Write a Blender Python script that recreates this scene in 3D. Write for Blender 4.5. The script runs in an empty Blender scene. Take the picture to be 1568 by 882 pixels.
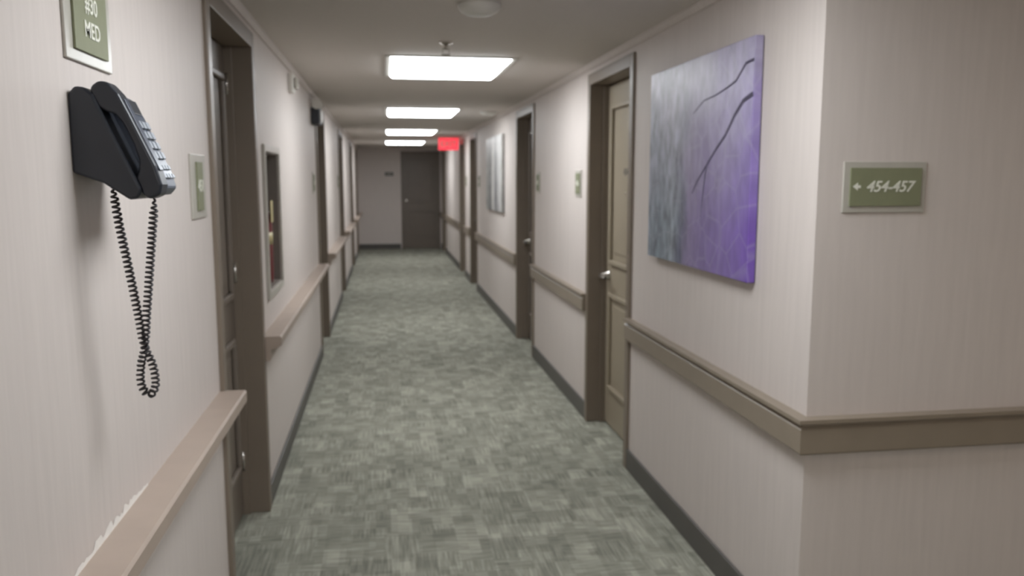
import bpy, bmesh, math, random
from mathutils import Vector, Matrix
random.seed(4)
XL, XR, YE, H = -0.555, 1.23, 18.0, 2.18
YC = 2.2      # outer corner of the right wall
YB = -2.0     # wall behind the camera
XE = 4.2      # end of the side passage
sc = bpy.context.scene

# ------------------------------------------------------------ materials
def srgb(r, g, b):
    f = lambda c: (c/255/12.92) if c/255 <= .04045 else ((c/255+.055)/1.055)**2.4
    return (f(r), f(g), f(b), 1)

def newmat(name):
    m = bpy.data.materials.new(name); m.use_nodes = True
    nt = m.node_tree
    return m, nt, nt.nodes['Principled BSDF']

def simple(name, col, rough=.5, metal=0, noise=.08, scale=20, bump=0, spec=.5, stretch=(1, 1, 1)):
    m, nt, p = newmat(name)
    tc = nt.nodes.new('ShaderNodeTexCoord'); mp = nt.nodes.new('ShaderNodeMapping')
    mp.inputs['Scale'].default_value = stretch
    nz = nt.nodes.new('ShaderNodeTexNoise'); nz.inputs['Scale'].default_value = scale
    nz.inputs['Detail'].default_value = 4
    rp = nt.nodes.new('ShaderNodeValToRGB')
    rp.color_ramp.elements[0].position = .3; rp.color_ramp.elements[1].position = .7
    rp.color_ramp.elements[0].color = tuple(c*(1-noise) for c in col[:3])+(1,)
    rp.color_ramp.elements[1].color = tuple(min(1, c*(1+noise)) for c in col[:3])+(1,)
    L = nt.links.new
    L(tc.outputs['Object'], mp.inputs[0]); L(mp.outputs[0], nz.inputs['Vector'])
    L(nz.outputs['Fac'], rp.inputs[0]); L(rp.outputs[0], p.inputs['Base Color'])
    p.inputs['Roughness'].default_value = rough; p.inputs['Metallic'].default_value = metal
    p.inputs['Specular IOR Level'].default_value = spec
    if bump:
        b = nt.nodes.new('ShaderNodeBump'); b.inputs['Strength'].default_value = bump
        b.inputs['Distance'].default_value = .004
        L(nz.outputs['Fac'], b.inputs['Height']); L(b.outputs[0], p.inputs['Normal'])
    return m

M_wall = simple('wall_vinyl', srgb(208, 199, 193), .55, noise=.03, scale=6, bump=.15, spec=.3, stretch=(9, 9, .6))
M_ceil = simple('ceiling_paint', srgb(214, 207, 201), .8, noise=.02, scale=60, bump=.1, spec=.2)
M_frame = simple('frame_taupe_paint', srgb(124, 112, 99), .38, noise=.03, scale=8)
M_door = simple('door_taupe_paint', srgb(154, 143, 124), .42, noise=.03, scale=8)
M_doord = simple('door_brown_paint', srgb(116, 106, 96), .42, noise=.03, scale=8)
M_rail = simple('rail_taupe', srgb(140, 128, 113), .4, noise=.04, scale=10)
M_rail_lit = simple('rail_lit_tone', srgb(168, 152, 139), .42, noise=.04, scale=10)  # left rail: lighter tone with the light on it put into the colour
M_base = simple('baseboard_rubber', srgb(88, 85, 81), .45, noise=.04, scale=12)
M_black = simple('black_plastic', srgb(38, 42, 50), .35, noise=.05, scale=30)
M_dark = simple('charcoal_plastic', srgb(70, 78, 92), .3, noise=.05, scale=30)
M_key = simple('grey_keys', srgb(150, 156, 164), .4, noise=.03)
M_cord = simple('cord_rubber', srgb(48, 44, 46), .45, noise=.05)
M_silver = simple('brushed_nickel', srgb(200, 195, 188), .25, metal=.9, noise=.05)
M_green = simple('sign_green', srgb(128, 131, 103), .5, noise=.03, scale=40)
M_frost = simple('sign_frosted', srgb(182, 178, 168), .3, noise=.03, scale=30)
M_text = simple('sign_lettering', srgb(225, 225, 212), .5, noise=.01)
M_white = simple('white_plastic', srgb(215, 212, 205), .4, noise=.02)
M_red = simple('extinguisher_red', srgb(104, 28, 32), .3, noise=.05)
M_cream = simple('cream_label', srgb(190, 176, 130), .5, noise=.05)
M_cab = simple('cabinet_interior', srgb(120, 112, 104), .5, noise=.05)
M_chip = simple('bare_plaster', srgb(236, 232, 226), .8, noise=.04, scale=50, bump=.4)
M_branch = simple('painted_branch', srgb(66, 58, 84), .6, noise=.2, scale=30)

def emis(name, col, s):
    m, nt, p = newmat(name)
    p.inputs['Base Color'].default_value = col
    p.inputs['Emission Color'].default_value = col
    p.inputs['Emission Strength'].default_value = s
    return m
M_lamp = emis('lamp_diffuser', (.93, .965, 1.0, 1), 14.5)
M_fillw = emis('fill_panel_warm', (1.0, .86, .72, 1), 4.5)
M_exit = emis('exit_red_glow', (1, .06, .09, 1), 1.0)

# carpet -------------------------------------------------------
def carpet():
    m, nt, p = newmat('carpet_tile')
    N = nt.nodes.new; L = nt.links.new
    tc = N('ShaderNodeTexCoord')
    def cells(sx, sy, off):
        mp = N('ShaderNodeMapping'); mp.inputs['Scale'].default_value = (sx, sy, 1)
        mp.inputs['Location'].default_value = (off, off*1.7, .5)
        L(tc.outputs['Object'], mp.inputs[0])
        fl = N('ShaderNodeVectorMath'); fl.operation = 'FLOOR'; L(mp.outputs[0], fl.inputs[0])
        wn = N('ShaderNodeTexWhiteNoise'); wn.noise_dimensions = '3D'; L(fl.outputs[0], wn.inputs['Vector'])
        return wn.outputs['Value']
    def streak(sx, sy):
        mp = N('ShaderNodeMapping'); mp.inputs['Scale'].default_value = (sx, sy, 1)
        L(tc.outputs['Object'], mp.inputs[0])
        n = N('ShaderNodeTexNoise'); n.inputs['Scale'].default_value = 1; n.inputs['Detail'].default_value = 3
        L(mp.outputs[0], n.inputs['Vector']); return n.outputs['Fac']
    c1 = cells(11, 8, 0); c2 = cells(21, 15, .37); c3 = cells(7, 11, .2)
    s1 = streak(95, 6); s2 = streak(8, 90)
    def math_(op, a, b):
        n = N('ShaderNodeMath'); n.operation = op
        for i, v in enumerate((a, b)):
            if isinstance(v, float): n.inputs[i].default_value = v
            else: L(v, n.inputs[i])
        return n.outputs[0]
    gt = math_('GREATER_THAN', c3, .5)
    mx = N('ShaderNodeMix'); L(gt, mx.inputs[0]); L(s1, mx.inputs[2]); L(s2, mx.inputs[3])
    v = math_('ADD', math_('MULTIPLY', c1, .24), math_('MULTIPLY', c2, .20))
    v = math_('ADD', v, math_('MULTIPLY', mx.outputs[0], .9))
    v = math_('MULTIPLY', v, .8)
    rp = N('ShaderNodeValToRGB'); cr = rp.color_ramp
    cr.elements[0].position = .28; cr.elements[0].color = srgb(114, 114, 104)
    cr.elements[1].position = .80; cr.elements[1].color = srgb(178, 177, 163)
    e = cr.elements.new(.52); e.color = srgb(142, 142, 130)
    L(v, rp.inputs[0]); L(rp.outputs[0], p.inputs['Base Color'])
    p.inputs['Roughness'].default_value = .95; p.inputs['Specular IOR Level'].default_value = .15
    b = N('ShaderNodeBump'); b.inputs['Strength'].default_value = .4; b.inputs['Distance'].default_value = .004
    L(mx.outputs[0], b.inputs['Height']); L(b.outputs[0], p.inputs['Normal'])
    return m
M_carpet = carpet()

# canvas print: y0 = far edge, y1 = near edge
def canvas(name, ynear, yfar, zb, zt, stops, cloud, haze=1.25):
    m, nt, p = newmat(name)
    N = nt.nodes.new; L = nt.links.new
    tc = N('ShaderNodeTexCoord')
    sp = N('ShaderNodeSeparateXYZ'); L(tc.outputs['Object'], sp.inputs[0])
    mr = N('ShaderNodeMapRange'); mr.inputs[1].default_value = yfar; mr.inputs[2].default_value = ynear
    L(sp.outputs[1], mr.inputs[0])
    nz = N('ShaderNodeTexNoise'); nz.inputs['Scale'].default_value = 7; nz.inputs['Detail'].default_value = 6
    L(tc.outputs['Object'], nz.inputs['Vector'])
    ad = N('ShaderNodeMath'); ad.operation = 'MULTIPLY_ADD'; L(nz.outputs['Fac'], ad.inputs[0])
    ad.inputs[1].default_value = .16; L(mr.outputs[0], ad.inputs[2])
    sb = N('ShaderNodeMath'); sb.operation = 'SUBTRACT'; L(ad.outputs[0], sb.inputs[0]); sb.inputs[1].default_value = .08
    rp = N('ShaderNodeValToRGB'); cr = rp.color_ramp
    while len(cr.elements) > 1: cr.elements.remove(cr.elements[-1])
    cr.elements[0].position = stops[0][0]; cr.elements[0].color = srgb(*stops[0][1])
    for pos, c in stops[1:]:
        e = cr.elements.new(pos); e.color = srgb(*c)
    L(sb.outputs[0], rp.inputs[0])
    # pale haze in the upper part
    mz = N('ShaderNodeMapRange'); mz.inputs[1].default_value = zb+(zt-zb)*.2; mz.inputs[2].default_value = zt
    L(sp.outputs[2], mz.inputs[0])
    n2 = N('ShaderNodeTexNoise'); n2.inputs['Scale'].default_value = 4; n2.inputs['Detail'].default_value = 5
    L(tc.outputs['Object'], n2.inputs['Vector'])
    mu = N('ShaderNodeMath'); mu.operation = 'MULTIPLY'; L(mz.outputs[0], mu.inputs[0]); L(n2.outputs['Fac'], mu.inputs[1])
    m2 = N('ShaderNodeMath'); m2.operation = 'MULTIPLY'; L(mu.outputs[0], m2.inputs[0]); m2.inputs[1].default_value = haze
    m2.use_clamp = True
    mx = N('ShaderNodeMix'); mx.data_type = 'RGBA'; L(m2.outputs[0], mx.inputs[0])
    L(rp.outputs[0], mx.inputs[6]); mx.inputs[7].default_value = srgb(*cloud)
    # foliage / bark strokes, strongest on the far (grey) side
    mp = N('ShaderNodeMapping'); mp.inputs['Scale'].default_value = (1, 24, 11); L(tc.outputs['Object'], mp.inputs[0])
    n3 = N('ShaderNodeTexNoise'); n3.inputs['Scale'].default_value = 1; n3.inputs['Detail'].default_value = 8
    L(mp.outputs[0], n3.inputs['Vector'])
    r3 = N('ShaderNodeMapRange'); r3.inputs[1].default_value = .3; r3.inputs[2].default_value = .7
    r3.inputs[3].default_value = -.45; r3.inputs[4].default_value = .45; L(n3.outputs['Fac'], r3.inputs[0])
    am = N('ShaderNodeMapRange'); am.inputs[1].default_value = .35; am.inputs[2].default_value = .5
    am.inputs[3].default_value = 1; am.inputs[4].default_value = .35; L(mr.outputs[0], am.inputs[0])
    ml = N('ShaderNodeMath'); ml.operation = 'MULTIPLY_ADD'; L(r3.outputs[0], ml.inputs[0]); L(am.outputs[0], ml.inputs[1]); ml.inputs[2].default_value = 1
    vm = N('ShaderNodeVectorMath'); vm.operation = 'SCALE'; L(mx.outputs[2], vm.inputs[0]); L(ml.outputs[0], vm.inputs['Scale'])
    # pale leaf-vein cells
    vo = N('ShaderNodeTexVoronoi'); vo.feature = 'DISTANCE_TO_EDGE'; vo.inputs['Scale'].default_value = 9
    L(tc.outputs['Object'], vo.inputs['Vector'])
    vr = N('ShaderNodeMapRange'); vr.inputs[1].default_value = 0; vr.inputs[2].default_value = .06
    vr.inputs[3].default_value = .22; vr.inputs[4].default_value = 0; L(vo.outputs['Distance'], vr.inputs[0])
    mv = N('ShaderNodeMix'); mv.data_type = 'RGBA'; L(vr.outputs[0], mv.inputs[0])
    L(vm.outputs[0], mv.inputs[6]); mv.inputs[7].default_value = srgb(*cloud)
    L(mv.outputs[2], p.inputs['Base Color'])
    p.inputs['Roughness'].default_value = .4
    return m

# ------------------------------------------------------------ mesh helpers
def link(o): sc.collection.objects.link(o); return o
def mesh_obj(name, verts, faces, mat, smooth=False):
    me = bpy.data.meshes.new(name); me.from_pydata([tuple(v) for v in verts], [], faces); me.update()
    bm = bmesh.new(); bm.from_mesh(me); bmesh.ops.recalc_face_normals(bm, faces=bm.faces); bm.to_mesh(me); bm.free()
    if mat: me.materials.append(mat)
    if smooth:
        for p in me.polygons: p.use_smooth = True
    return link(bpy.data.objects.new(name, me))
def boxes(name, bl, mat, bevel=0):
    V, F = [], []
    for (x0, x1, y0, y1, z0, z1) in bl:
        x0, x1 = sorted((x0, x1)); y0, y1 = sorted((y0, y1)); z0, z1 = sorted((z0, z1))
        b = len(V)
        V += [(x, y, z) for x in (x0, x1) for y in (y0, y1) for z in (z0, z1)]
        F += [tuple(b+i for i in f) for f in ((0, 1, 3, 2), (4, 6, 7, 5), (0, 4, 5, 1), (2, 3, 7, 6), (0, 2, 6, 4), (1, 5, 7, 3))]
    o = mesh_obj(name, V, F, mat)
    if bevel: addbev(o, bevel)
    return o
def addbev(o, w, seg=2):
    m = o.modifiers.new('bevel', 'BEVEL'); m.width = w; m.segments = seg; m.limit_method = 'ANGLE'
def sweep_poly(name, pts, fns, mat, bevel=0):
    """2D profile pts placed by each fn(p,q) and skinned between stations"""
    n = len(pts); V = []; F = []
    for fn in fns: V += [fn(p, q) for p, q in pts]
    for k in range(len(fns)-1):
        F += [(k*n+i, k*n+(i+1) % n, (k+1)*n+(i+1) % n, (k+1)*n+i) for i in range(n)]
    F += [tuple(range(n)), tuple(range(len(fns)*n-1, (len(fns)-1)*n-1, -1))]
    o = mesh_obj(name, V, F, mat)
    if bevel: addbev(o, bevel)
    return o
def extrude_poly(name, pts, fn, a, b, mat, bevel=0):
    return sweep_poly(name, pts, [lambda p, q: fn(p, q, a), lambda p, q: fn(p, q, b)], mat, bevel)
def tube(name, rings, mat, seg=24):
    """lathe-like: rings = [(center, axis_u, axis_v, radius)]"""
    V, F = [], []
    for c, u, v, r in rings:
        for i in range(seg):
            t = 2*math.pi*i/seg
            V.append(Vector(c)+Vector(u)*math.cos(t)*r+Vector(v)*math.sin(t)*r)
    for k in range(len(rings)-1):
        for i in range(seg):
            j = (i+1) % seg
            F.append((k*seg+i, k*seg+j, (k+1)*seg+j, (k+1)*seg+i))
    F.append(tuple(range(seg-1, -1, -1))); F.append(tuple((len(rings)-1)*seg+i for i in range(seg)))
    o = mesh_obj(name, V, F, mat)
    for p in o.data.polygons: p.use_smooth = len(p.vertices) == 4
    return o
def lathe_z(name, cx, cy, prof, mat, seg=28):
    return tube(name, [((cx, cy, z), (1, 0, 0), (0, 1, 0), r) for r, z in prof], mat, seg)
def curve(name, pts, r, mat, cyclic=False, res=3):
    c = bpy.data.curves.new(name, 'CURVE'); c.dimensions = '3D'; c.bevel_depth = r; c.bevel_resolution = res
    s = c.splines.new('POLY'); s.points.add(len(pts)-1)
    for i, p in enumerate(pts): s.points[i].co = (*p, 1)
    s.use_cyclic_u = cyclic; c.materials.append(mat)
    return link(bpy.data.objects.new(name, c))
def group(name, loc, parts):
    e = bpy.data.objects.new(name, None); e.location = loc; e.empty_display_size = .1; link(e)
    for o in parts:
        o.parent = e; o.matrix_parent_inverse = Matrix.Translation(-Vector(loc))
    return e
def text(name, s, size, loc, rotz, mat, al='CENTER'):
    c = bpy.data.curves.new(name, 'FONT'); c.body = s; c.size = size; c.extrude = .0006
    c.align_x = al; c.align_y = 'CENTER'; c.materials.append(mat); c.offset = size*.015
    o = link(bpy.data.objects.new(name, c)); o.location = loc; o.rotation_euler = (math.pi/2, 0, rotz)
    return o

# wall-relative coordinates: side 'R' or 'L'; d = distance out of the wall into the corridor
def wx(side, d): return XR-d if side == 'R' else XL+d
def wbox(side, d0, d1, y0, y1, z0, z1): return (wx(side, d0), wx(side, d1), y0, y1, z0, z1)
def rotz(side): return -math.pi/2 if side == 'R' else math.pi/2

# ------------------------------------------------------------ shell
R_doors = [(3.97, 4.87), (6.70, 7.60), (10.95, 11.80), (12.60, 13.45), (16.62, 17.50)]
L_doors = [(2.78, 3.73), (7.00, 7.95), (10.40, 11.30), (13.80, 14.70), (16.30, 17.20)]
DT = 2.10   # rough opening top
TH = .20
NI = (3.98, 4.46, .97, 1.63)   # extinguisher niche in the left wall

def side_wall(name, side, ya, yb, doors, niche=None):
    bl = []; y = ya
    cuts = [(a, b, 0, DT, 'd') for a, b in doors]
    if niche: cuts.append((*niche, 'n'))
    for a, b, z0, z1, k in sorted(cuts):
        bl.append(wbox(side, -TH, 0, y, a, 0, H))
        bl.append(wbox(side, -TH, 0, a, b, z1, H))
        if k == 'n':
            bl.append(wbox(side, -TH, 0, a, b, 0, z0))
            bl.append(wbox(side, -TH, -.16, a, b, z0, z1))
        else:
            bl.append(wbox(side, -TH, -.16, a, b, 0, z1))
        y = b
    bl.append(wbox(side, -TH, 0, y, yb, 0, H))
    return boxes(name, bl, M_wall)
side_wall('wall_left', 'L', YB, YE, L_doors, NI)
side_wall('wall_right', 'R', YC, YE, R_doors)
boxes('wall_passage', [(XR+TH, XE, YC, YC+TH, 0, H)], M_wall)
boxes('wall_passage_end', [(XE, XE+TH, YB, YC+TH, 0, H)], M_wall)
boxes('wall_back', [(XL-TH, XE+TH, YB-TH, YB, 0, H)], M_wall)
ED = (.36, 1.20)
boxes('wall_end', [(XL-TH, ED[0], YE, YE+TH, 0, H), (ED[0], ED[1], YE, YE+TH, DT, H), (ED[1], XR+TH, YE, YE+TH, 0, H),
                   (ED[0], ED[1], YE+.14, YE+TH, 0, DT)], M_wall)
boxes('floor', [(XL-TH, XE+TH, YB-TH, YE+TH, -.1, 0)], M_carpet)
boxes('ceiling', [(XL-TH, XE+TH, YB-TH, YE+TH, H, H+.1)], M_ceil)

def spans(ya, yb, doors):
    out = []; y = ya
    for a, b in doors: out.append((y, a)); y = b
    out.append((y, yb)); return out
# baseboards
boxes('baseboard_left', [wbox('L', 0, .012, a, b, 0, .10) for a, b in spans(YB, YE, L_doors)], M_base, .003)
boxes('baseboard_right', [wbox('R', 0, .012, a, b, 0, .11) for a, b in spans(YC-.012, YE, R_doors)], M_base, .003)
boxes('baseboard_passage', [(XR, XE, YC-.012, YC, 0, .11)], M_base, .003)
boxes('baseboard_end', [(XL+.012, ED[0]-.02, YE-.012, YE, 0, .11)], M_base, .003)
# chair rails
PR = [(0, .69), (.028, .69), (.034, .697), (.034, .768), (.026, .776), (.026, .782), (.042, .788), (.042, .80), (0, .80)]
PL = [(0, .69), (.030, .69), (.036, .70), (.036, .742), (.078, .756), (.084, .762), (.084, .794), (.078, .80), (0, .80)]
k = 0
def join(obs, name):
    # merge meshes into one object
    bm = bmesh.new()
    for o in obs:
        bm.from_mesh(o.data)
    me = bpy.data.meshes.new(name); bm.to_mesh(me); bm.free()
    me.materials.append(obs[0].data.materials[0])
    for o in obs: bpy.data.objects.remove(o)
    return link(bpy.data.objects.new(name, me))
def mitred(P, yfar, mat):
    return sweep_poly('r', P, [lambda p, q: (XR-p, yfar, q), lambda p, q: (XR-p, YC-p, q), lambda p, q: (XE, YC-p, q)], mat)
rs = [extrude_poly('r', PR, lambda p, q, t: (XR-p, t, q), a, b, M_rail) for a, b in spans(YC, YE, R_doors)[1:] if b-a > .3]
rs.append(mitred(PR, R_doors[0][0], M_rail))
join(rs, 'trim_1')
rs = [extrude_poly('r', PL, lambda p, q, t: (XL+p, t, q), a, b, M_rail_lit) for a, b in spans(YB, YE, L_doors) if b-a > .3]
join(rs, 'trim_2')
# thin crown strips
CP = [(0, H), (.022, H), (.022, H-.008), (.008, H-.03), (0, H-.03)]
join([mitred(CP, YE, M_wall)], 'trim_3')
join([extrude_poly('c', CP, lambda p, q, t: (XL+p, t, q), YB, YE, M_wall)], 'trim_4')
# chipped paint along the near left rail
V = []; F = []; n = 50
for i in range(n):
    y = 1.42+i*.50/(n-1)
    V += [(XL+.0012, y, .80), (XL+.0012, y, .806+random.random()*.020*math.sin(math.pi*i/(n-1)))]
for i in range(n-1): F.append((2*i, 2*i+2, 2*i+3, 2*i+1))
mesh_obj('chipped_paint', V, F, M_chip)

# ------------------------------------------------------------ doors
def lever(fn, y, z, direction):
    """fn(d,y,z); lever handle with rose"""
    u = Vector((0, 1, 0)); v = Vector((0, 0, 1))
    rose = tube('rose', [(fn(0, y, z), u, v, .030), (fn(.008, y, z), u, v, .030), (fn(.012, y, z), u, v, .022), (fn(.05, y, z), u, v, .011)], M_silver, 20)
    arm = curve('lever', [fn(.045, y, z), fn(.06, y+direction*.008, z), fn(.063, y+direction*.03, z), fn(.06, y+direction*.12, z-.004)], .009, M_silver)
    return [rose, arm]
def side_door(name, side, a, b, dm, num, handle_far=True):
    parts = []
    cw = .05
    bl = [wbox(side, -.12, .014, a-.005, a+cw, 0, DT+.02), wbox(side, -.12, .014, b-cw, b+.005, 0, DT+.02),
          wbox(side, -.12, .014, a+cw, b-cw, DT-.045, DT+.02)]
    parts.append(boxes('frame', bl, M_frame, .004))
    bl = [wbox(side, -.12, -.07, a+cw, a+cw+.014, 0, DT-.045), wbox(side, -.12, -.07, b-cw-.014, b-cw, 0, DT-.045)]
    parts.append(boxes('stop', bl, M_frame, .002))
    la, lb, lz = a+cw+.014, b-cw-.014, DT-.05
    parts.append(boxes('leaf', [wbox(side, -.145, -.10, la, lb, .012, lz)], dm, .002))
    mo = []; pn = []
    for z0, z1 in ((.24, .83), (1.0, 1.93)):
        y0, y1 = la+.10, lb-.10; w = .028
        for q in ((y0, y1, z0, z0+w), (y0, y1, z1-w, z1), (y0, y0+w, z0+w, z1-w), (y1-w, y1, z0+w, z1-w)):
            mo.append(wbox(side, -.10, -.080, *q))
        pn.append(wbox(side, -.10, -.095, y0+.07, y1-.07, z0+.07, z1-.07))
    parts.append(boxes('moulding', mo, dm, .006)); parts.append(boxes('panel', pn, dm, .004))
    hy = lb-.065 if handle_far else la+.065
    parts += lever(lambda d, y, z: (wx(side, -.10+d), y, z), hy, .93, -1 if handle_far else 1)
    parts.append(boxes('strike_plate', [wbox(side, -.10, -.097, hy-.025, hy+.025, 1.05, 1.17)], M_silver, .002))
    ym = (la+lb)/2
    if num:
        parts.append(boxes('number_plate', [wbox(side, -.10, -.096, ym-.06, ym+.06, 1.50, 1.58)], M_silver, .002))
        parts.append(text('number', num, .055, (wx(side, -.0955), ym, 1.54), rotz(side), M_black))
    parts.append(tube('peephole', [((wx(side, -.10), ym, 1.42), (0, 1, 0), (0, 0, 1), .011),
                                   ((wx(side, -.094), ym, 1.42), (0, 1, 0), (0, 0, 1), .009)], M_silver, 14))
    for hz in (.25, 1.1, 1.9):
        yy = la-.002 if handle_far else lb+.002
        parts.append(tube('hinge', [((wx(side, -.093), yy, hz-.045), (1, 0, 0), (0, 1, 0), .007), ((wx(side, -.093), yy, hz+.045), (1, 0, 0), (0, 1, 0), .007)], M_silver, 10))
    return group(name, (wx(side, -.10), (a+b)/2, 0), parts)
i = 1
for j, (a, b) in enumerate(R_doors):
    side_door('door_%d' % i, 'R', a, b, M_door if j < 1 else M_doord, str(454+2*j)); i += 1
for j, (a, b) in enumerate(L_doors):
    side_door('door_%d' % i, 'L', a, b, M_doord, str(453+2*j), handle_far=(j > 0)); i += 1
# end door
a, b = ED
parts = [boxes('frame', [(a, a+.04, YE-.014, YE+.12, 0, DT+.01), (b-.04, b, YE-.014, YE+.12, 0, DT+.01), (a+.04, b-.04, YE-.014, YE+.12, DT-.04, DT+.01)], M_doord, .004),
         boxes('leaf', [(a+.04, b-.04, YE+.05, YE+.095, .01, DT-.04)], M_doord, .002)]
mo = []
for z0, z1 in ((.24, .83), (1.0, 1.93)):
    y0, y1 = a+.14, b-.14; w = .028
    for q in ((y0, y1, z0, z0+w), (y0, y1, z1-w, z1), (y0, y0+w, z0+w, z1-w), (y1-w, y1, z0+w, z1-w)):
        mo.append((q[0], q[1], YE+.036, YE+.05, q[2], q[3]))
parts.append(boxes('moulding', mo, M_doord, .004))
parts.append(tube('knob', [((a+.11, YE+.05, 1.05), (1, 0, 0), (0, 0, 1), .03), ((a+.11, YE+.03, 1.05), (1, 0, 0), (0, 0, 1), .012),
                           ((a+.11, YE+.01, 1.05), (1, 0, 0), (0, 0, 1), .028), ((a+.11, YE-.015, 1.05), (1, 0, 0), (0, 0, 1), .024)], M_silver, 16))
group('door_%d' % i, ((a+b)/2, YE+.05, 0), parts)

# ------------------------------------------------------------ signs
def side_sign(side, y0, y1, z0, z1, lines, size, name='room_sign', zs=None, inner=None, mar=.14):
    p = [boxes('backing', [wbox(side, 0, .006, y0, y1, z0, z1)], M_frost, .002)]
    w, h = y1-y0, z1-z0
    mx, mz = w*mar, h*.12
    p.append(boxes('face', [wbox(side, .006, .011, y0+mx, y1-mx, z0+mz, z1-mz)], inner or M_green, .001))
    for k, s in enumerate(lines):
        zz = zs[k] if zs else (z0+z1)/2
        p.append(text('lettering', s, size, (wx(side, .0117), (y0+y1)/2, zz), rotz(side), M_text))
    return group(name, (wx(side, 0), (y0+y1)/2, (z0+z1)/2), p)
side_sign('L', 1.585, 1.835, 1.715, 1.89, ['#30', 'MED'], .042, zs=[1.824, 1.778])
side_sign('L', 2.49, 2.68, 1.385, 1.575, ['451'], .05, mar=.3)
side_sign('R', 5.05, 5.21, 1.39, 1.56, ['456'], .05)
side_sign('R', 6.44, 6.60, 1.39, 1.56, ['458'], .05)
side_sign('R', 10.6, 10.76, 1.39, 1.56, ['460'], .05)
side_sign('R', 12.3, 12.46, 1.39, 1.56, ['462'], .05)
side_sign('L', 6.6, 6.76, 1.39, 1.56, ['455'], .05)
side_sign('L', 10.1, 10.26, 1.39, 1.56, ['457'], .05)
# directional sign facing the camera side
p = [boxes('backing', [(1.306, 1.566, YC-.006, YC, 1.405, 1.552)], M_frost, .002),
     boxes('face', [(1.325, 1.55, YC-.011, YC-.006, 1.424, 1.534)], M_green, .001),
     text('lettering', '454-457', .044, (1.448, YC-.0117, 1.479), 0, M_text)]
p[-1].data.shear = .3
ar = extrude_poly('arrow', [(1.333, 1.48), (1.348, 1.491), (1.348, 1.484), (1.357, 1.484), (1.357, 1.476), (1.348, 1.476), (1.348, 1.469)],
                  lambda a, b, t: (a, t, b), YC-.0125, YC-.011, M_text)
p.append(ar); group('direction_sign', (1.436, YC, 1.478), p)
# small plaque on the end wall
p = [boxes('plate', [(.02, .20, YE-.01, YE, 1.58, 1.66)], M_base, .002), text('lettering', 'STAIRS', .035, (.11, YE-.0107, 1.62), 0, M_text)]
group('end_plaque', (.11, YE, 1.62), p)

# ------------------------------------------------------------ paintings
def painting(y0, y1, z0, z1, mat, branches):
    p = [boxes('canvas', [wbox('R', .004, .034, y0, y1, z0, z1)], mat, .003)]
    xs = XR-.0352
    for pts, r in branches:
        P = [Vector((xs, y1+(y0-y1)*u, z0+(z1-z0)*v)) for u, v in pts]
        V = []; F = []
        for i_, q in enumerate(P):
            t = (P[min(i_+1, len(P)-1)]-P[max(i_-1, 0)]).normalized(); nn = Vector((0, -t.z, t.y))
            rr = r*(1-.75*i_/(len(P)-1))
            V += [q+nn*rr, q-nn*rr]
        for i_ in range(len(P)-1): F.append((2*i_, 2*i_+1, 2*i_+3, 2*i_+2))
        p.append(mesh_obj('branch', V, F, M_branch))
    return group('canvas_painting', (XR, (y0+y1)/2, (z0+z1)/2), p)
M_art1 = canvas('canvas_violet', 2.57, 3.62, 1.155, 1.965,
                [(0, (146, 156, 168)), (.14, (120, 132, 142)), (.30, (146, 156, 166)), (.42, (98, 102, 124)), (.48, (138, 126, 162)), (.62, (126, 110, 158)), (.8, (128, 108, 168)), (.93, (122, 98, 170)), (1, (110, 80, 165))],
                (180, 176, 194), 1.6)
br1 = [([(1.0, .77), (.93, .75), (.87, .70), (.80, .62), (.72, .56), (.64, .49), (.56, .42), (.51, .36)], .008),
       ([(1.0, .905), (.94, .90), (.87, .84), (.80, .82), (.70, .80), (.60, .79), (.5, .74)], .005),
       ([(.64, .49), (.62, .38), (.60, .25)], .004)]
painting(2.57, 3.62, 1.155, 1.965, M_art1, br1)
M_art2 = canvas('canvas_birch', 8.4, 9.7, 1.16, 1.97,
                [(0, (176, 176, 172)), (.3, (100, 104, 102)), (.5, (196, 194, 190)), (.7, (88, 90, 90)), (.85, (214, 212, 208)), (1, (160, 160, 158))],
                (210, 208, 204))
br2 = [([(.3, 0), (.31, .3), (.33, .6), (.34, 1)], .02), ([(.62, 0), (.6, .4), (.63, .7), (.62, 1)], .024), ([(.85, 0), (.84, .5), (.86, 1)], .02)]
painting(8.4, 9.7, 1.16, 1.97, M_art2, br2)

# ------------------------------------------------------------ wall telephone
t = Vector((.398, -.917)); nrm = Vector((.917, .398)); o0 = Vector((.036, 1.655))
def pf(s, n_, y):
    q = o0+t*s+nrm*n_
    return (XL+q.x, y, q.y)
Y0, Y1 = 1.59, 1.760
body = extrude_poly('body', [(0, 1.512), (0, 1.652), (.012, 1.666), (.03, 1.664), (.042, 1.652), (.116, 1.482), (.110, 1.466), (.095, 1.463), (.05, 1.494)],
                    lambda a, b, y: (XL+a, y, b), Y0, Y1, M_black, .005)
parts = [body]
def facebox(name, s0, s1, n0, n1, y0, y1, mat, bev=.002):
    V = [pf(s, n_, y) for s in (s0, s1) for y in (y0, y1) for n_ in (n0, n1)]
    F = [(0, 1, 3, 2), (4, 6, 7, 5), (0, 4, 5, 1), (2, 3, 7, 6), (0, 2, 6, 4), (1, 5, 7, 3)]
    o = mesh_obj(name, V, F, mat); addbev(o, bev); return o
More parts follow.
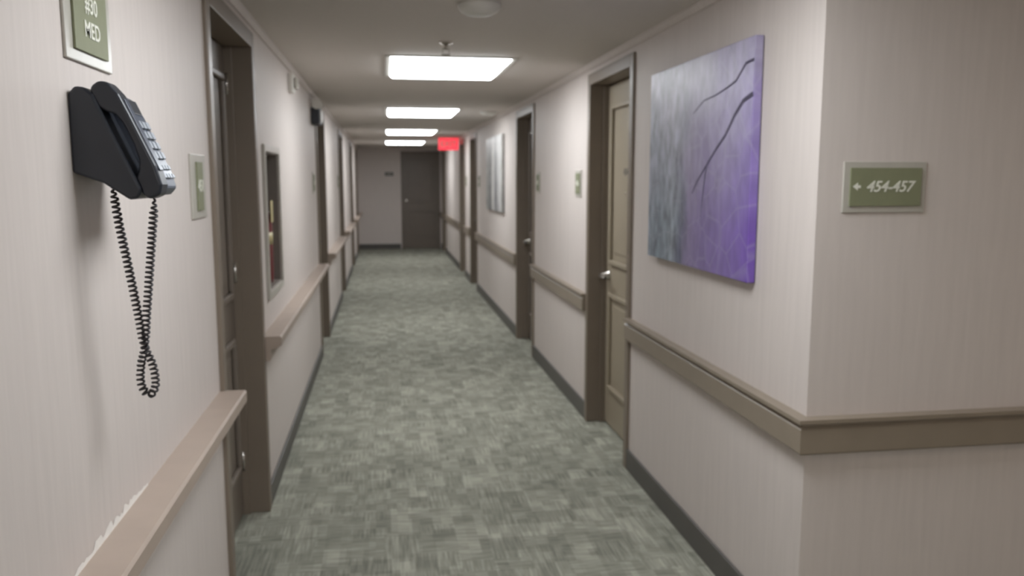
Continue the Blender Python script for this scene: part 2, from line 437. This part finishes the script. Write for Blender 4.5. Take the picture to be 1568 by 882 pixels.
# raised keypad console (rounded front)
con = extrude_poly('console', [(-.006, -.004), (-.004, .014), (.01, .026), (.05, .031), (.17, .031), (.198, .026), (.206, .010), (.20, -.004)],
                   lambda s, n_, y: pf(s, n_, y), 1.660, 1.757, M_dark, .004)
parts.append(con)
parts.append(facebox('display', .016, .046, .026, .0325, 1.672, 1.745, M_black))
for r in range(4):
    for c in range(3):
        parts.append(facebox('key', .062+r*.021, .077+r*.021, .031, .036, 1.674+c*.026, 1.693+c*.026, M_key, .0015))
for c in range(4):
    parts.append(facebox('key', .153, .162, .031, .035, 1.671+c*.020, 1.686+c*.020, M_key, .001))
    parts.append(facebox('key', .171, .180, .031, .035, 1.671+c*.020, 1.686+c*.020, M_key, .001))
hp = [(-.010, .006), (-.014, .022), (-.006, .036), (.020, .044), (.06, .045), (.11, .045), (.16, .045), (.196, .040), (.212, .028), (.212, .008), (.200, .001),
      (.168, .003), (.156, .014), (.14, .023), (.11, .027), (.07, .027), (.05, .022), (.040, .010), (.028, .001), (.0, .0)]
hs = extrude_poly('handset', hp, lambda s, n_, y: pf(s, n_, y), 1.596, 1.644, M_black, .009)
hs.modifiers['bevel'].segments = 4
parts.append(hs)
parts.append(facebox('handset_inlay', .03, .17, .0435, .0465, 1.609, 1.631, M_dark, .001))
parts.append(facebox('cradle', .03, .165, -.002, .004, 1.596, 1.652, M_dark))
# coiled cord
def catmull(P, n):
    out = []
    P = [Vector(p) for p in P]; Q = [P[0]*2-P[1]]+P+[P[-1]*2-P[-2]]
    for i_ in range(1, len(Q)-2):
        for k_ in range(n):
            u = k_/n
            out.append(.5*((2*Q[i_])+(-Q[i_-1]+Q[i_+1])*u+(2*Q[i_-1]-5*Q[i_]+4*Q[i_+1]-Q[i_+2])*u*u+(-Q[i_-1]+3*Q[i_]-3*Q[i_+1]+Q[i_+2])*u**3))
    out.append(Q[-2]); return out
CP_ = [(.062, 1.602, 1.492), (.064, 1.605, 1.47), (.067, 1.612, 1.42), (.076, 1.625, 1.33), (.084, 1.638, 1.24), (.089, 1.647, 1.18), (.101, 1.652, 1.14), (.103, 1.655, 1.10), (.090, 1.657, 1.080),
       (.077, 1.655, 1.10), (.079, 1.652, 1.14), (.091, 1.643, 1.18), (.099, 1.637, 1.24), (.112, 1.628, 1.33), (.125, 1.620, 1.42), (.129, 1.619, 1.45), (.130, 1.619, 1.468)]
path = catmull([(XL+a, b, c) for a, b, c in CP_], 30)
pts = []; L_ = sum((path[i_+1]-path[i_]).length for i_ in range(len(path)-1)); s_ = 0
pitch = .0095
for i_ in range(len(path)-1):
    a, b = path[i_], path[i_+1]; tn = (b-a).normalized()
    u = (Vector((1, 0, 0)) if abs(tn.x) < .8 else Vector((0, 1, 0))); u = (u-tn*u.dot(tn)).normalized(); v = tn.cross(u)
    seg = (b-a).length; nsub = max(1, int(seg/(pitch/10)))
    for k_ in range(nsub):
        q = a+(b-a)*(k_/nsub); dd = s_+seg*k_/nsub
        w = min(1, dd/.03, (L_-dd)/.03); r = .0064*max(0, w)
        ang = 2*math.pi*dd/pitch
        pts.append(q+u*math.cos(ang)*r+v*math.sin(ang)*r)
    s_ += seg
parts.append(curve('cord', pts, .0023, M_cord, res=1))
group('wall_telephone', (XL, 1.67, 1.58), parts)

# ------------------------------------------------------------ fire extinguisher + cabinet
a, b, z0, z1 = NI; fw = .035
p = [boxes('frame', [wbox('L', 0, .014, a-fw, a, z0-fw, z1+fw), wbox('L', 0, .014, b, b+fw, z0-fw, z1+fw),
                     wbox('L', 0, .014, a, b, z1, z1+fw), wbox('L', 0, .014, a, b, z0-fw, z0)], M_frost, .003),
     boxes('liner', [wbox('L', -.16, -.154, a, b, z0, z1), wbox('L', -.154, 0, b-.006, b, z0, z1), wbox('L', -.154, 0, a, a+.006, z0, z1),
                     wbox('L', -.154, 0, a+.006, b-.006, z0, z0+.006), wbox('L', -.154, 0, a+.006, b-.006, z1-.006, z1)], M_cab)]
group('extinguisher_cabinet', (XL, (a+b)/2, z0), p)
cx, cy, zb = XL-.078, 4.28, z0+.006
p = [lathe_z('cylinder', cx, cy, [(.055, zb), (.066, zb+.01), (.068, zb+.03), (.068, zb+.32), (.062, zb+.35), (.042, zb+.38), (.022, zb+.395), (.018, zb+.41)], M_red),
     lathe_z('label', cx, cy, [(.0688, zb+.20), (.0688, zb+.26)], M_cream),
     lathe_z('valve', cx, cy, [(.018, zb+.41), (.022, zb+.415), (.022, zb+.45), (.012, zb+.46)], M_silver),
     boxes('handle', [(cx-.012, cx+.012, cy-.03, cy+.11, zb+.455, zb+.467), (cx-.012, cx+.012, cy-.02, cy+.10, zb+.485, zb+.495), (cx-.01, cx+.01, cy-.03, cy-.01, zb+.44, zb+.495)], M_silver, .002),
     tube('gauge', [((cx+.018, cy, zb+.435), (0, 1, 0), (0, 0, 1), .02), ((cx+.035, cy, zb+.435), (0, 1, 0), (0, 0, 1), .02)], M_white, 18),
     boxes('tag', [(cx+.066, cx+.069, cy-.03, cy+.04, zb+.31, zb+.42)], M_cream),
     curve('hose', catmull([(cx, cy-.02, zb+.43), (cx+.01, cy-.07, zb+.42), (cx+.01, cy-.09, zb+.36), (cx+.005, cy-.083, zb+.22), (cx+.005, cy-.08, zb+.10)], 10), .009, M_black)]
group('fire_extinguisher', (cx, cy, zb), p)

# ------------------------------------------------------------ left wall devices
p = [boxes('body', [wbox('L', 0, .03, 5.12, 5.25, 2.02, 2.13)], M_white, .006), boxes('strobe_lens', [wbox('L', .03, .055, 5.15, 5.22, 2.04, 2.11)], M_frost, .01)]
group('fire_alarm_strobe', (XL, 5.18, 2.08), p)
p = [boxes('housing', [wbox('L', 0, .07, 6.65, 6.88, 1.93, 2.06)], M_black, .01),
     boxes('battery_cover', [wbox('L', .07, .078, 6.67, 6.86, 1.95, 2.04)], M_white, .004)]
for yy in (6.69, 6.84):
    p.append(tube('lamp_head', [((XL+.05, yy, 2.09), (1, 0, 0), (0, 0, 1), .015), ((XL+.05, yy-.01, 2.09), (1, 0, 0), (0, 0, 1), .035), ((XL+.05, yy-.05, 2.085), (1, 0, 0), (0, 0, 1), .04)], M_white, 18))
    p.append(boxes('bracket', [(XL+.045, XL+.055, yy-.006, yy+.004, 2.05, 2.09)], M_black))
group('emergency_light', (XL, 6.77, 2.0), p)

# ------------------------------------------------------------ ceiling things
def troffer(x0, x1, y0, y1, mat):
    w = .03
    fr = boxes('frame', [(x0-w, x0, y0-w, y1+w, H-.008, H), (x1, x1+w, y0-w, y1+w, H-.008, H), (x0, x1, y0-w, y0, H-.008, H), (x0, x1, y1, y1+w, H-.008, H)], M_white, .003)
    le = extrude_poly('diffuser', [(x0, H), (x0+.003, H-.012), (x0+.02, H-.024), (x1-.02, H-.024), (x1-.003, H-.012), (x1, H)], lambda a, b, t_: (a, t_, b), y0+.001, y1-.001, mat)
    group('ceiling_light', ((x0+x1)/2, (y0+y1)/2, H), [fr, le])
for yc in (-1.5, 1.85, 5.10, 8.45, 11.9, 15.3):
    troffer(.05, .73, yc-.41, yc+.41, M_lamp)
troffer(2.5, 3.1, .1, 1.0, M_fillw)  # unseen warm fill panel, added to brighten the passage wall
lathe_z('smoke_detector', .38, 3.28, [(.085, H), (.085, H-.012), (.072, H-.03), (.05, H-.042), (.02, H-.045)], M_white)
lathe_z('smoke_detector', 1.05, 8.3, [(.085, H), (.085, H-.012), (.072, H-.03), (.05, H-.042), (.02, H-.045)], M_white)
p = [lathe_z('escutcheon', .318, 4.2, [(.035, H), (.034, H-.006), (.012, H-.012)], M_silver),
     lathe_z('stem', .318, 4.2, [(.010, H-.01), (.010, H-.035)], M_silver),
     boxes('yoke', [(.300, .304, 4.197, 4.203, H-.06, H-.03), (.332, .336, 4.197, 4.203, H-.06, H-.03), (.300, .336, 4.197, 4.203, H-.034, H-.03)], M_silver),
     lathe_z('deflector', .318, 4.2, [(.024, H-.06), (.024, H-.063)], M_silver)]
group('sprinkler_head', (.318, 4.2, H), p)
# exit sign
p = [boxes('housing', [(.88, 1.20, 13.38, 13.42, 1.975, 2.165)], M_exit, .004),
     boxes('mount', [(.98, 1.10, 13.385, 13.415, 2.165, H)], M_white),
     text('lettering', 'EXIT', .13, (1.04, 13.379, 2.07), 0, M_text)]
group('exit_sign', (1.04, 13.4, 2.07), p)

# ------------------------------------------------------------ world + camera
w = bpy.data.worlds.new('world'); sc.world = w; w.use_nodes = True
w.node_tree.nodes['Background'].inputs[0].default_value = (.9, .85, .8, 1)
w.node_tree.nodes['Background'].inputs[1].default_value = .1
cam = bpy.data.cameras.new('camera'); co = link(bpy.data.objects.new('camera', cam))
cam.sensor_width = 36; cam.lens = 36*1250/1568; cam.clip_start = .02
cam.dof.use_dof = True; cam.dof.focus_distance = .95; cam.dof.aperture_fstop = 6.5
co.location = (0, 0, 1.5)
co.rotation_euler = (math.radians(90-7.56), 0, math.radians(-8.83))
sc.camera = co
sc.view_settings.view_transform = 'Standard'
sc.view_settings.exposure = 0
